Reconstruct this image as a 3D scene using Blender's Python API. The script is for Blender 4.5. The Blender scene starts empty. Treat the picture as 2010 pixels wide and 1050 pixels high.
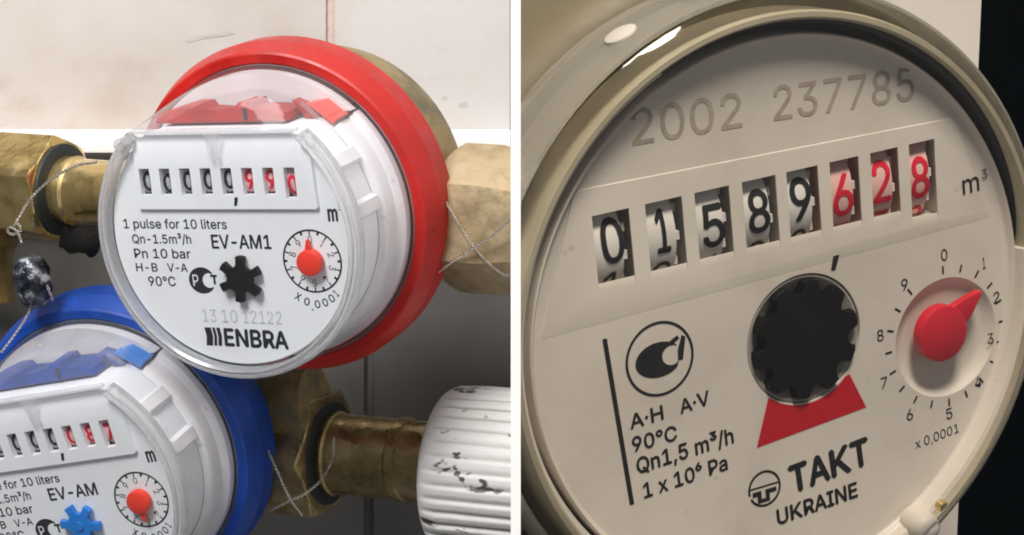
import bpy, bmesh, math, random
from mathutils import Vector
from mathutils.geometry import tessellate_polygon
random.seed(7)
PI = math.pi
S = 0.001                                   # everything below is written in millimetres
scene = bpy.context.scene
C = scene.collection

# ------------------------------------------------------------------ camera
cam = bpy.data.cameras.new('camera')
cam.sensor_width = 36.0
cam.lens = 64.48
cam.clip_start = 0.01
cam.clip_end = 20
camo = bpy.data.objects.new('camera', cam)
camo.location = (0, -0.45, 0)
camo.rotation_euler = (math.radians(90), 0, 0)
C.objects.link(camo)
scene.camera = camo

# ------------------------------------------------------------------ room light
world = bpy.data.worlds.new('World')
scene.world = world
world.use_nodes = True
bg = world.node_tree.nodes['Background']
bg.inputs['Color'].default_value = (0.93, 0.94, 1.0, 1)
bg.inputs['Strength'].default_value = 0.12


def lamp(name, loc, target, size, power, col, size_y=None):
    l = bpy.data.lights.new(name, 'AREA')
    l.shape = 'RECTANGLE'
    l.size = size * S
    l.size_y = (size_y or size) * S
    l.energy = power
    l.color = col
    o = bpy.data.objects.new(name, l)
    o.location = Vector(loc) * S
    d = (Vector(target) - Vector(loc)).normalized()
    o.rotation_euler = d.to_track_quat('-Z', 'Y').to_euler()
    C.objects.link(o)
    return o


lamp('ceiling_lamp', (-290, -490, 460), (-80, 30, 0), 230, 6.7, (1.0, 0.985, 0.97))
lamp('reflection_softbox', (-110, -30, 520), (-80, 0, 0), 320, 0.7, (1.0, 0.99, 0.98), 160)  # added softbox, out of view, for streaky reflections on the clear covers
lamp('warm_lamp', (75, -460, 350), (42, -190, -5), 100, 2.4, (1.0, 0.905, 0.79))

scene.view_settings.view_transform = 'Standard'
scene.view_settings.look = 'None'
scene.view_settings.exposure = 0.0
scene.view_settings.gamma = 1.0
scene.cycles.max_bounces = 16
scene.cycles.transparent_max_bounces = 32
scene.cycles.transmission_bounces = 12
scene.cycles.filter_width = 1.9


# ------------------------------------------------------------------ materials
def nt(name):
    m = bpy.data.materials.new(name)
    m.use_nodes = True
    return m, m.node_tree.nodes, m.node_tree.links, m.node_tree.nodes['Principled BSDF']


def mix_noise(n, l, stops, scale, detail=4, rough=0.6, coord='Object', stretch=None):
    tc = n.new('ShaderNodeTexCoord')
    no = n.new('ShaderNodeTexNoise')
    no.inputs['Scale'].default_value = scale
    no.inputs['Detail'].default_value = detail
    no.inputs['Roughness'].default_value = rough
    if stretch:
        mp = n.new('ShaderNodeMapping')
        mp.inputs['Scale'].default_value = stretch
        l.new(tc.outputs[coord], mp.inputs['Vector'])
        l.new(mp.outputs['Vector'], no.inputs['Vector'])
    else:
        l.new(tc.outputs[coord], no.inputs['Vector'])
    r = n.new('ShaderNodeValToRGB')
    cr = r.color_ramp
    while len(cr.elements) < len(stops):
        cr.elements.new(0.5)
    for e, (p, c) in zip(cr.elements, stops):
        e.position = p
        e.color = (*c, 1)
    l.new(no.outputs['Fac'], r.inputs['Fac'])
    return no, r


def add_bump(n, l, b, scale, strength, dist=0.0004, detail=3, src=None):
    tc = n.new('ShaderNodeTexCoord')
    no = n.new('ShaderNodeTexNoise')
    no.inputs['Scale'].default_value = scale
    no.inputs['Detail'].default_value = detail
    l.new(tc.outputs['Object'], no.inputs['Vector'])
    bp = n.new('ShaderNodeBump')
    bp.inputs['Strength'].default_value = strength
    bp.inputs['Distance'].default_value = dist
    l.new(no.outputs['Fac'], bp.inputs['Height'])
    l.new(bp.outputs['Normal'], b.inputs['Normal'])


def plastic(name, col, rough=0.4, var=0.08, scale=60, bump=0.05, grime=0.0):
    m, n, l, b = nt(name)
    lo = tuple(max(0, c * (1 - var)) for c in col)
    hi = tuple(min(1, c * (1 + var * .6)) for c in col)
    no, r = mix_noise(n, l, [(0.3, lo), (0.7, hi)], scale)
    l.new(r.outputs['Color'], b.inputs['Base Color'])
    b.inputs['Roughness'].default_value = rough
    if grime:
        no3, r3 = mix_noise(n, l, [(0.36, (1 - grime, 1 - grime * 1.1, 1 - grime * 1.25)), (0.52, (1, 1, 1))], 33, 8, 0.68)
        mx = n.new('ShaderNodeMix')
        mx.data_type = 'RGBA'
        mx.blend_type = 'MULTIPLY'
        mx.inputs['Factor'].default_value = 1.0
        l.new(r.outputs['Color'], mx.inputs['A'])
        l.new(r3.outputs['Color'], mx.inputs['B'])
        no4, r4 = mix_noise(n, l, [(0.70, (1, 1, 1)), (0.745, (1 - grime * 2,) * 3)], 260, 3, 0.5)
        my = n.new('ShaderNodeMix')
        my.data_type = 'RGBA'
        my.blend_type = 'MULTIPLY'
        my.inputs['Factor'].default_value = 1.0
        l.new(mx.outputs['Result'], my.inputs['A'])
        l.new(r4.outputs['Color'], my.inputs['B'])
        l.new(my.outputs['Result'], b.inputs['Base Color'])
        no5, r5 = mix_noise(n, l, [(0.3, (rough - .08,) * 3), (0.7, (rough + .18,) * 3)], 120, 6, 0.7)
        l.new(r5.outputs['Color'], b.inputs['Roughness'])
    if bump:
        add_bump(n, l, b, 900, bump, 0.0002)
    return m


def metal(name, stops, rough=0.38, metallic=0.85, scale=70, bump=0.25, bscale=500):
    m, n, l, b = nt(name)
    no, r = mix_noise(n, l, stops, scale, detail=7, rough=0.65)
    l.new(r.outputs['Color'], b.inputs['Base Color'])
    b.inputs['Metallic'].default_value = metallic
    no2, r2 = mix_noise(n, l, [(0.35, (rough - .1,) * 3), (0.7, (rough + .22,) * 3)], scale * 2.3, detail=5)
    l.new(r2.outputs['Color'], b.inputs['Roughness'])
    add_bump(n, l, b, bscale, bump, 0.0004, 5)
    return m


def clear(name, tint=(0.97, 0.98, 0.98), haze=0.03, rough=0.06, ior=1.4):
    m, n, l, b = nt(name)
    n.remove(b)
    out = n['Material Output']
    tr = n.new('ShaderNodeBsdfTransparent')
    tr.inputs['Color'].default_value = (*tint, 1)
    gl = n.new('ShaderNodeBsdfGlossy')
    gl.inputs['Roughness'].default_value = rough
    di = n.new('ShaderNodeBsdfDiffuse')
    di.inputs['Color'].default_value = (0.85, 0.86, 0.88, 1)
    # Schlick reflectance of a thin sheet, the same from either side
    f0 = ((ior - 1) / (ior + 1)) ** 2 * 1.8
    ge = n.new('ShaderNodeNewGeometry')
    dt = n.new('ShaderNodeVectorMath')
    dt.operation = 'DOT_PRODUCT'
    l.new(ge.outputs['Incoming'], dt.inputs[0])
    l.new(ge.outputs['Normal'], dt.inputs[1])

    def mth(op, a, v=None):
        q = n.new('ShaderNodeMath')
        q.operation = op
        q.use_clamp = op == 'SUBTRACT'
        if isinstance(a, float):
            q.inputs[0].default_value = a
            l.new(v, q.inputs[1])
        else:
            l.new(a, q.inputs[0])
            if v is not None:
                q.inputs[1].default_value = v
        return q.outputs[0]
    c5 = mth('POWER', mth('SUBTRACT', 1.0, mth('ABSOLUTE', dt.outputs['Value'])), 5.0)
    fr = mth('ADD', mth('MULTIPLY', c5, 1 - f0), f0)
    m1 = n.new('ShaderNodeMixShader')
    m1.inputs['Fac'].default_value = haze
    l.new(tr.outputs[0], m1.inputs[1])
    l.new(di.outputs[0], m1.inputs[2])
    m2 = n.new('ShaderNodeMixShader')
    l.new(fr, m2.inputs['Fac'])
    l.new(m1.outputs[0], m2.inputs[1])
    l.new(gl.outputs[0], m2.inputs[2])
    l.new(m2.outputs[0], out.inputs['Surface'])
    tc = n.new('ShaderNodeTexCoord')
    no = n.new('ShaderNodeTexNoise')
    no.inputs['Scale'].default_value = 160
    l.new(tc.outputs['Object'], no.inputs['Vector'])
    bp = n.new('ShaderNodeBump')
    bp.inputs['Strength'].default_value = 0.25
    bp.inputs['Distance'].default_value = 0.0006
    l.new(no.outputs['Fac'], bp.inputs['Height'])
    l.new(bp.outputs['Normal'], gl.inputs['Normal'])
    return m


def solid_glass(name, tint=(0.93, 0.94, 0.95), rough=0.17):
    m, n, l, b = nt(name)
    b.inputs['Base Color'].default_value = (*tint, 1)
    b.inputs['Transmission Weight'].default_value = 0.78
    b.inputs['Roughness'].default_value = rough
    b.inputs['IOR'].default_value = 1.42
    return m


def ink(name, col, rough=0.6, var=1.5):
    m, n, l, b = nt(name)
    no, r = mix_noise(n, l, [(0.3, col), (0.75, tuple(min(1, c * var + .004) for c in col))], 700)
    l.new(r.outputs['Color'], b.inputs['Base Color'])
    b.inputs['Roughness'].default_value = rough
    b.inputs['Specular IOR Level'].default_value = 0.25
    return m


M = {}
M['white'] = plastic('white_plastic', (0.80, 0.81, 0.84), 0.45, 0.03, 40, 0.05, 0.03)
M['drum'] = plastic('drum_plastic', (0.78, 0.77, 0.79), 0.35, 0.06, 60, 0.15, 0.10)
M['beige'] = plastic('cream_plastic', (0.75, 0.69, 0.615), 0.42, 0.06, 45, 0.08, 0.10)
M['red'] = plastic('red_plastic', (0.47, 0.009, 0.005), 0.42, 0.10, 50, 0.08, 0.26)
M['blue'] = plastic('blue_plastic', (0.004, 0.058, 0.36), 0.42, 0.10, 50, 0.08, 0.26)
M['bright_blue'] = plastic('bright_blue_plastic', (0.01, 0.19, 0.62), 0.4, 0.06, 50)
M['pointer'] = plastic('red_pointer_plastic', (0.80, 0.045, 0.02), 0.35, 0.05, 50)
M['crimson'] = plastic('crimson_plastic', (0.62, 0.022, 0.045), 0.33, 0.05, 50)
M['black'] = plastic('black_plastic', (0.005, 0.005, 0.0055), 0.5, 0.2, 80)
M['black'].node_tree.nodes['Principled BSDF'].inputs['Specular IOR Level'].default_value = 0.2
M['dark'] = plastic('dark_recess', (0.035, 0.028, 0.024), 0.7, 0.2, 80, 0)
M['wheel'] = plastic('wheel_plastic', (0.46, 0.465, 0.48), 0.5, 0.05, 80, 0)
M['wheel_pink'] = plastic('pink_wheel_plastic', (0.76, 0.47, 0.50), 0.5, 0.05, 80, 0)
M['wheel_cream'] = plastic('cream_wheel_plastic', (0.78, 0.75, 0.70), 0.5, 0.08, 80, 0)
M['wheel_rose'] = plastic('rose_wheel_plastic', (0.84, 0.52, 0.48), 0.5, 0.08, 80, 0)
M['ink'] = ink('black_ink', (0.012, 0.013, 0.016))
M['grey_ink'] = ink('grey_ink', (0.42, 0.42, 0.44))
M['faint_ink'] = ink('brown_ink', (0.31, 0.265, 0.215))
M['red_ink'] = ink('red_ink', (0.55, 0.012, 0.035))
M['wedge'] = ink('wedge_ink', (0.56, 0.012, 0.025), 0.55, 1.08)
M['brass'] = metal('brass', [(0.28, (0.26, 0.17, 0.05)), (0.45, (0.62, 0.45, 0.18)), (0.75, (0.88, 0.71, 0.38))], 0.20, 0.88)
M['brass_cast'] = metal('cast_brass', [(0.30, (0.13, 0.12, 0.07)), (0.44, (0.19, 0.155, 0.08)), (0.52, (0.30, 0.225, 0.105)), (0.62, (0.33, 0.245, 0.12)), (0.72, (0.16, 0.115, 0.06))], 0.52, 0.35, 60, 0.4, 350)
M['brass_nut'] = metal('nut_brass', [(0.25, (0.28, 0.20, 0.10)), (0.5, (0.50, 0.39, 0.23)), (0.8, (0.60, 0.49, 0.32))], 0.40, 0.62, 80, 0.35)
M['brass_dark'] = metal('dark_brass', [(0.25, (0.10, 0.07, 0.03)), (0.5, (0.36, 0.265, 0.12)), (0.75, (0.64, 0.51, 0.28))], 0.28, 0.8, 90, 0.4)
M['brass_olive'] = metal('olive_brass', [(0.25, (0.125, 0.105, 0.062)), (0.5, (0.165, 0.14, 0.088)), (0.8, (0.21, 0.18, 0.12))], 0.62, 0.1, 25, 0.1, 120)
M['ring_brass'] = metal('ring_brass', [(0.25, (0.36, 0.315, 0.21)), (0.5, (0.46, 0.415, 0.30)), (0.8, (0.54, 0.49, 0.37))], 0.38, 0.15, 40, 0.2, 200)
M['clear'] = clear('clear_plastic', haze=0.012)
M['clear_wall'] = clear('clear_wall_plastic', (0.98, 0.98, 0.985), 0.09, 0.10)
M['clear_warm'] = clear('clear_warm_plastic', (0.99, 0.985, 0.97), 0.014, 0.08, 1.3)
M['clear_slope'] = clear('hazy_clear_plastic', (0.95, 0.95, 0.955), 0.07, 0.10, 1.5)
M['lens'] = clear('lens_clear_plastic', (0.97, 0.97, 0.975), 0.10, 0.1, 1.15)
M['frost'] = clear('frosted_clear_plastic', (0.95, 0.95, 0.96), 0.40, 0.15, 1.5)
M['glass'] = solid_glass('moulded_clear_plastic')
M['glass_warm'] = solid_glass('moulded_warm_plastic', (0.80, 0.76, 0.67), 0.12)
M['smoke'] = plastic('smoke_plastic', (0.40, 0.375, 0.34), 0.25, 0.2, 120, 0)
M['rubber'] = plastic('rubber', (0.02, 0.028, 0.028), 0.6, 0.3, 120)
M['wire'] = metal('steel_wire', [(0.3, (0.45, 0.43, 0.38)), (0.7, (0.75, 0.72, 0.66))], 0.3, 0.9, 300, 0)
M['board'] = plastic('white_board', (0.93, 0.93, 0.93), 0.6, 0.01, 20, 0)
M['panel'] = plastic('white_panel', (0.62, 0.58, 0.53), 0.55, 0.04, 15, 0.05, 0.08)
M['navy'] = plastic('navy_paint', (0.003, 0.0055, 0.008), 0.8, 0.3, 8, 0)
M['navy'].node_tree.nodes['Principled BSDF'].inputs['Specular IOR Level'].default_value = 0.1

# lead seal: mottled dark lead
m, n, l, b = nt('lead')
no, r = mix_noise(n, l, [(0.40, (0.006, 0.008, 0.013)), (0.55, (0.05, 0.06, 0.075)), (0.66, (0.42, 0.45, 0.48))], 330, 3, 0.5)
l.new(r.outputs['Color'], b.inputs['Base Color'])
b.inputs['Metallic'].default_value = 0.3
b.inputs['Roughness'].default_value = 0.3
add_bump(n, l, b, 380, 0.8, 0.001)
M['lead'] = m
# glazed tile with stains
m, n, l, b = nt('glazed_tile')
no, r = mix_noise(n, l, [(0.34, (0.44, 0.36, 0.305)), (0.46, (0.52, 0.468, 0.43)), (0.62, (0.56, 0.53, 0.51))], 15, 6, 0.6)
no2, r2 = mix_noise(n, l, [(0.60, (1, 1, 1)), (0.70, (0.80, 0.74, 0.70))], 30, 9, 0.65, stretch=(0.6, 1, 1.3))
mx = n.new('ShaderNodeMix')
mx.data_type = 'RGBA'
mx.blend_type = 'MULTIPLY'
mx.inputs['Factor'].default_value = 0.7
l.new(r.outputs['Color'], mx.inputs['A'])
l.new(r2.outputs['Color'], mx.inputs['B'])
l.new(mx.outputs['Result'], b.inputs['Base Color'])
b.inputs['Roughness'].default_value = 0.42
add_bump(n, l, b, 40, 0.12, 0.001)
M['tile'] = m
m, n, l, b = nt('shade_tinted_tile')  # shade of the recess put into the tile's base colour
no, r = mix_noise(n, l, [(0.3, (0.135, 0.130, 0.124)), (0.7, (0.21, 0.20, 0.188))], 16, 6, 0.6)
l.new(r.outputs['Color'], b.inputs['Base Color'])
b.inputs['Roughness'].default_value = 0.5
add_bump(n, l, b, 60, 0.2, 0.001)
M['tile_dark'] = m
m, n, l, b = nt('grout')
no, r = mix_noise(n, l, [(0.35, (0.52, 0.45, 0.40)), (0.6, (0.58, 0.44, 0.39)), (0.75, (0.54, 0.50, 0.47))], 45, 6, 0.6)
l.new(r.outputs['Color'], b.inputs['Base Color'])
b.inputs['Roughness'].default_value = 0.9
add_bump(n, l, b, 400, 0.6, 0.001)
M['grout'] = m
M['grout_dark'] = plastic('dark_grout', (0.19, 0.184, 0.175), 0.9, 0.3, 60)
M['scuff'] = plastic('grey_scuff', (0.45, 0.42, 0.385), 0.7, 0.15, 200, 0)
M['trim'] = plastic('white_trim', (0.86, 0.85, 0.83), 0.35, 0.05, 30, 0.1)
# chipped white paint on a ribbed cap
m, n, l, b = nt('chipped_white_paint')
no, r = mix_noise(n, l, [(0.0, (0.58, 0.57, 0.54)), (0.600, (0.68, 0.67, 0.65)), (0.630, (0.10, 0.085, 0.075)), (1.0, (0.03, 0.028, 0.026))], 150, 5, 0.55, stretch=(0.55, 1, 1))
ge = n.new('ShaderNodeNewGeometry')
pr = n.new('ShaderNodeValToRGB')            # dirt lodged in the grooves
pr.color_ramp.elements[0].position, pr.color_ramp.elements[0].color = 0.455, (0.42, 0.39, 0.35, 1)
pr.color_ramp.elements[1].position, pr.color_ramp.elements[1].color = 0.50, (1, 1, 1, 1)
l.new(ge.outputs['Pointiness'], pr.inputs['Fac'])
mx = n.new('ShaderNodeMix')
mx.data_type = 'RGBA'
mx.blend_type = 'MULTIPLY'
mx.inputs['Factor'].default_value = 0.8
l.new(r.outputs['Color'], mx.inputs['A'])
l.new(pr.outputs['Color'], mx.inputs['B'])
l.new(mx.outputs['Result'], b.inputs['Base Color'])
b.inputs['Roughness'].default_value = 0.5
add_bump(n, l, b, 260, 0.45, 0.0006, 5)
M['chipped'] = m


# ------------------------------------------------------------------ helpers
def link(name, me, mat, parent=None, smooth=40, mats=None):
    me.materials.append(mat)
    for x in (mats or []):
        me.materials.append(x)
    o = bpy.data.objects.new(name, me)
    C.objects.link(o)
    if parent:
        o.parent = parent
    if smooth:
        for p in me.polygons:
            p.use_smooth = True
        me.set_sharp_from_angle(angle=math.radians(smooth))
    return o


def obj(name, bm, mat, parent=None, smooth=40, normals=True, mats=None):
    if normals:
        bmesh.ops.recalc_face_normals(bm, faces=bm.faces)
    for v in bm.verts:
        v.co *= S
    me = bpy.data.meshes.new(name)
    bm.to_mesh(me)
    bm.free()
    return link(name, me, mat, parent, smooth, mats)


def thing(name, label, cat, loc=(0, 0, 0), quat=None, group=None):
    o = bpy.data.objects.new(name, None)
    o.empty_display_size = 0.01
    o.location = Vector(loc) * S
    if quat:
        o.rotation_mode = 'QUATERNION'
        o.rotation_quaternion = quat
    o['label'] = label
    o['category'] = cat
    if group:
        o['group'] = group
    C.objects.link(o)
    return o


def ring_verts(bm, r, z, c, seg):
    return [bm.verts.new((c[0] + r * math.cos(2 * PI * i / seg), c[1] + r * math.sin(2 * PI * i / seg), z)) for i in range(seg)]


def lathe(bm, prof, c=(0, 0), seg=96, closed=False):
    rings = []
    for r, z in prof:
        rings.append([bm.verts.new((c[0], c[1], z))] if r < 1e-6 else ring_verts(bm, r, z, c, seg))
    pairs = list(zip(rings, rings[1:] + ([rings[0]] if closed else [])))
    if not closed:
        pairs = pairs[:len(rings) - 1]
    for a, b_ in pairs:
        for i in range(seg):
            j = (i + 1) % seg
            if len(a) == 1 and len(b_) == 1:
                continue
            if len(a) == 1:
                bm.faces.new((a[0], b_[i], b_[j]))
            elif len(b_) == 1:
                bm.faces.new((a[i], a[j], b_[0]))
            else:
                bm.faces.new((a[i], a[j], b_[j], b_[i]))
    return bm


def arc_lathe(bm, prof, c, a0, a1, seg=96, closed=True):
    """Part of a surface of revolution, from angle a0 to a1, with end caps when the profile is closed."""
    cols = []
    for k in range(seg + 1):
        a = a0 + (a1 - a0) * k / seg
        cols.append([bm.verts.new((c[0] + r * math.cos(a), c[1] + r * math.sin(a), z)) for r, z in prof])
    m_ = len(prof)
    for p, q in zip(cols, cols[1:]):
        for i in range(m_ if closed else m_ - 1):
            j = (i + 1) % m_
            bm.faces.new((p[i], p[j], q[j], q[i]))
    if closed:
        bm.faces.new(cols[0])
        bm.faces.new(list(reversed(cols[-1])))
    return bm


def box(bm, x0, x1, y0, y1, z0, z1, bev=0.0):
    v = [bm.verts.new((x, y, z)) for z in (z0, z1) for y in (y0, y1) for x in (x0, x1)]
    fs = [bm.faces.new([v[i] for i in q]) for q in ((0, 2, 3, 1), (4, 5, 7, 6), (0, 1, 5, 4), (2, 6, 7, 3), (0, 4, 6, 2), (1, 3, 7, 5))]
    if bev:
        es = list({e for f in fs for e in f.edges})
        bmesh.ops.bevel(bm, geom=es, offset=bev, segments=2, profile=0.6, affect='EDGES')
    return bm


def prism(bm, pts, z0, z1, bev=0.0):
    a = [bm.verts.new((x, y, z0)) for x, y in pts]
    b_ = [bm.verts.new((x, y, z1)) for x, y in pts]
    top = bm.faces.new(b_)
    bm.faces.new(list(reversed(a)))
    for i in range(len(pts)):
        j = (i + 1) % len(pts)
        bm.faces.new((a[i], a[j], b_[j], b_[i]))
    if bev:
        bmesh.ops.bevel(bm, geom=list(top.edges), offset=bev, segments=2, profile=0.5, affect='EDGES')
    return bm


def flat(bm, pts, z):
    bm.faces.new([bm.verts.new((x, y, z)) for x, y in pts])
    return bm


def loop_edges(bm, pts, z):
    vs = [bm.verts.new((x, y, z)) for x, y in pts]
    es = [bm.edges.new((vs[i], vs[(i + 1) % len(vs)])) for i in range(len(vs))]
    return vs, es


def face_holes(bm, outer, holes, z):
    """A flat face with holes; returns the vertex loops, outer first."""
    loops, es = [], []
    for p in [outer] + holes:
        v, e = loop_edges(bm, p, z)
        loops.append(v)
        es += e
    bmesh.ops.triangle_fill(bm, use_beauty=True, use_dissolve=False, edges=es)
    return loops


def wall_down(bm, loop, pts, z):
    lo = [bm.verts.new((x, y, z)) for x, y in pts]
    n_ = len(loop)
    for i in range(n_):
        j = (i + 1) % n_
        bm.faces.new((loop[i], loop[j], lo[j], lo[i]))
    return lo


def circle(c, r, seg=64, a0=0.0):
    return [(c[0] + r * math.cos(a0 + 2 * PI * i / seg), c[1] + r * math.sin(a0 + 2 * PI * i / seg)) for i in range(seg)]


def rect(x0, x1, y0, y1):
    return [(x0, y0), (x1, y0), (x1, y1), (x0, y1)]


def axis_frame(d):
    d = Vector(d).normalized()
    u = Vector((0, 0, 1)) - d * d.z
    u.normalize()
    return d, u, d.cross(u)


def turned(bm, prof, o, d, seg=64, rfun=None, closed_ends=True):
    """Surface of revolution about the line o + s*d; prof holds (s, r); rfun(angle, s, r) may shape it."""
    d, u, w = axis_frame(d)
    o = Vector(o)
    rings = []
    for s, r in prof:
        rg = []
        for i in range(seg):
            a = 2 * PI * i / seg
            rr = rfun(a, s, r) if rfun else r
            rg.append(bm.verts.new(o + d * s + u * (rr * math.cos(a)) + w * (rr * math.sin(a))))
        rings.append(rg)
    for a_, b_ in zip(rings, rings[1:]):
        for i in range(seg):
            j = (i + 1) % seg
            bm.faces.new((a_[i], a_[j], b_[j], b_[i]))
    if closed_ends:
        bm.faces.new(list(reversed(rings[0])))
        bm.faces.new(rings[-1])
    return bm


def hex_nut(bm, o, d, rc, length, turn=0.0, start=0.985, slope=1.9, seg=72):
    """Hexagonal prism of corner radius rc whose ends are turned to a cone."""
    def hexr(a):
        t = (a - turn) % (PI / 3) - PI / 6
        return rc * math.cos(PI / 6) / math.cos(t)
    flat_r = rc * math.cos(PI / 6)

    def f(a, s, r):
        e = min(s, length - s)
        return min(hexr(a), flat_r * start + e * slope)
    ss = [0, .35, .7, 1.05, 1.4, 1.9, 2.4, 3, 3.6, 4.2, 4.8, 5.4, 6.2, length / 2, length - 2.4, length - 1.9, length - 1.4, length - 1.05, length - .7, length - .35, length]
    turned(bm, [(s, rc) for s in ss], o, d, seg, f)
    return bm


def tube(bm, pts, r, seg=6):
    pts = [Vector(p) for p in pts]
    prev = None
    up = Vector((0.3, 0.2, 0.93)).normalized()
    for k, p in enumerate(pts):
        t = (pts[min(k + 1, len(pts) - 1)] - pts[max(k - 1, 0)]).normalized()
        u = (up - t * up.dot(t))
        if u.length < 1e-3:
            u = Vector((1, 0, 0)) - t * t.x
        u.normalize()
        w = t.cross(u)
        rg = [bm.verts.new(p + u * (r * math.cos(2 * PI * i / seg)) + w * (r * math.sin(2 * PI * i / seg))) for i in range(seg)]
        if prev:
            for i in range(seg):
                j = (i + 1) % seg
                bm.faces.new((prev[i], prev[j], rg[j], rg[i]))
        prev = rg
    return bm


def spline(ctrl, n=14):
    """Catmull-Rom through ctrl."""
    P = [Vector(p) for p in ctrl]
    P = [P[0] * 2 - P[1]] + P + [P[-1] * 2 - P[-2]]
    out = []
    for i in range(1, len(P) - 2):
        for k in range(n):
            t = k / n
            a, b_, c, d = P[i - 1], P[i], P[i + 1], P[i + 2]
            out.append(0.5 * ((2 * b_) + (c - a) * t + (2 * a - 5 * b_ + 4 * c - d) * t * t + (3 * b_ - a - 3 * c + d) * t ** 3))
    out.append(P[-2])
    return out


def twisted(bm, ctrl, off=0.24, r=0.19, pitch=2.3):
    base = spline(ctrl, 40)
    acc = [0.0]
    for a, b_ in zip(base, base[1:]):
        acc.append(acc[-1] + (b_ - a).length)
    total = acc[-1]
    n_ = max(8, int(total / pitch * 8))
    pts = []
    k = 0
    for i in range(n_ + 1):
        s = total * i / n_
        while k < len(acc) - 2 and acc[k + 1] < s:
            k += 1
        t = (s - acc[k]) / max(1e-9, acc[k + 1] - acc[k])
        pts.append(base[k].lerp(base[k + 1], t))
    for ph in (0, PI):
        q = []
        for i, p in enumerate(pts):
            t = (pts[min(i + 1, n_)] - pts[max(i - 1, 0)]).normalized()
            u = Vector((0, 0, 1)) - t * t.z
            if u.length < 1e-3:
                u = Vector((0, 1, 0))
            u.normalize()
            w = t.cross(u)
            a = 2 * PI * (total * i / n_) / pitch + ph
            q.append(p + u * (off * math.cos(a)) + w * (off * math.sin(a)))
        tube(bm, q, r, 5)
    return bm


_glyphs = {}
try:                                        # Blender's own bundled sans, else the built-in font
    FONT = bpy.data.fonts.load(bpy.utils.system_resource('DATAFILES', path='fonts') + '/Inter.woff2')
except Exception:
    FONT = None


def glyphs(text, bold=0.0, spacing=1.0):
    """Mesh of a text in the built-in font: (verts, faces, x0, x1); cap height 1, baseline 0."""
    key = (text, spacing)
    if key in _glyphs:
        return _glyphs[key]

    def raw(s):
        cu = bpy.data.curves.new('t', 'FONT')
        cu.body = s
        if FONT:
            cu.font = FONT
        cu.size = 1.0
        cu.resolution_u = 3
        cu.space_character = spacing
        o = bpy.data.objects.new('t', cu)
        C.objects.link(o)
        dg = bpy.context.evaluated_depsgraph_get()
        me = bpy.data.meshes.new_from_object(o.evaluated_get(dg))
        vs = [v.co.copy() for v in me.vertices]
        me.calc_loop_triangles()
        fs = [tuple(p.vertices) for p in me.loop_triangles]
        bpy.data.objects.remove(o)
        bpy.data.curves.remove(cu)
        bpy.data.meshes.remove(me)
        return vs, fs
    hv, _ = raw('H')
    base, cap = min(v.y for v in hv), max(v.y for v in hv)
    k = 1 / (cap - base)
    vs, fs = raw(text.replace('K', 'H'))
    vs = [((v.x) * k, (v.y - base) * k) for v in vs]
    if 'K' in text:                          # the font's K has crossing contours: draw that letter here
        i = text.index('K')
        kr = max(v.x for v in raw(text[:i].replace('K', 'H') + 'H')[0]) * k
        kl = kr - (max(v.x for v in hv) - min(v.x for v in hv)) * k
        fs = [f for f in fs if not all(kl - .02 < vs[q][0] < kr + .02 for q in f)]
        n0, kw = len(vs), (kr - kl) * 1.06
        out = [(0, 0), (.17, 0), (.17, .31), (.32, .46), (.80, 0), (1.02, 0), (.45, .56), (.98, 1), (.76, 1), (.17, .49), (.17, 1), (0, 1)]
        vs += [(kl + x * kw, y) for x, y in out]
        fs += [tuple(n0 + q for q in tri) for tri in tessellate_polygon([[Vector((x, y, 0)) for x, y in out]])]
    res = (vs, fs, min(v[0] for v in vs), max(v[0] for v in vs))
    _glyphs[key] = res
    return res


def write(bm, text, xa, ya, xb, yb, cap, z, bold=0.0, spacing=1.0, zf=None):
    """Lay the text on its baseline (xa, ya)-(xb, yb), filling that length."""
    vs, fs, x0, x1 = glyphs(text, bold, spacing)
    L = math.hypot(xb - xa, yb - ya)
    ca, sa = (xb - xa) / L, (yb - ya) / L
    kx = L / (x1 - x0)
    d = max(0.0, bold) * cap
    sh = [(0, 0)] + ([(d, 0), (-d, 0), (0, d), (0, -d)] if d else [])
    tris = []
    for x, y in vs:
        a, b_ = (x - x0) * kx, y * cap
        tris.append((xa + a * ca - b_ * sa, ya + a * sa + b_ * ca))
    for q, (ox, oy) in enumerate(sh):
        nv = [bm.verts.new((px + ox, py + oy, z + 0.004 * q)) for px, py in tris]
        for f in fs:
            try:
                bm.faces.new([nv[i] for i in f])
            except ValueError:
                pass
    if zf:                                   # wrap the print round a wheel: slice it first so it can bend
        ys = [v.co.y for v in bm.verts]
        y = min(ys) + 0.35
        while y < max(ys):
            bmesh.ops.bisect_plane(bm, geom=bm.verts[:] + bm.edges[:] + bm.faces[:], plane_co=(0, y, 0), plane_no=(0, 1, 0))
            y += 0.35
        for v in bm.verts:
            v.co.z = zf(v.co.x, v.co.y) + (v.co.z - z)
    return bm


def write_at(bm, text, cx, cy, cap, z, width=None, ang=0.0, bold=0.0, zf=None):
    """A short text centred on (cx, cy)."""
    vs, fs, x0, x1 = glyphs(text, bold)
    w = width or (x1 - x0) * cap
    ca, sa = math.cos(ang), math.sin(ang)
    xa, ya = cx - w / 2 * ca + cap / 2 * sa, cy - w / 2 * sa - cap / 2 * ca
    return write(bm, text, xa, ya, xa + w * ca, ya + w * sa, cap, z, bold, zf=zf)


def lettering(items, mat, parent, name='lettering', z=0.06, bold=0.0):
    for it in items:
        bm = bmesh.new()
        t, xa, ya, xb, yb, cap = it[:6]
        write(bm, t, xa, ya, xb, yb, cap, it[7] if len(it) > 7 else z, it[6] if len(it) > 6 else bold)
        obj(name, bm, mat, parent, smooth=0, normals=False)


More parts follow.
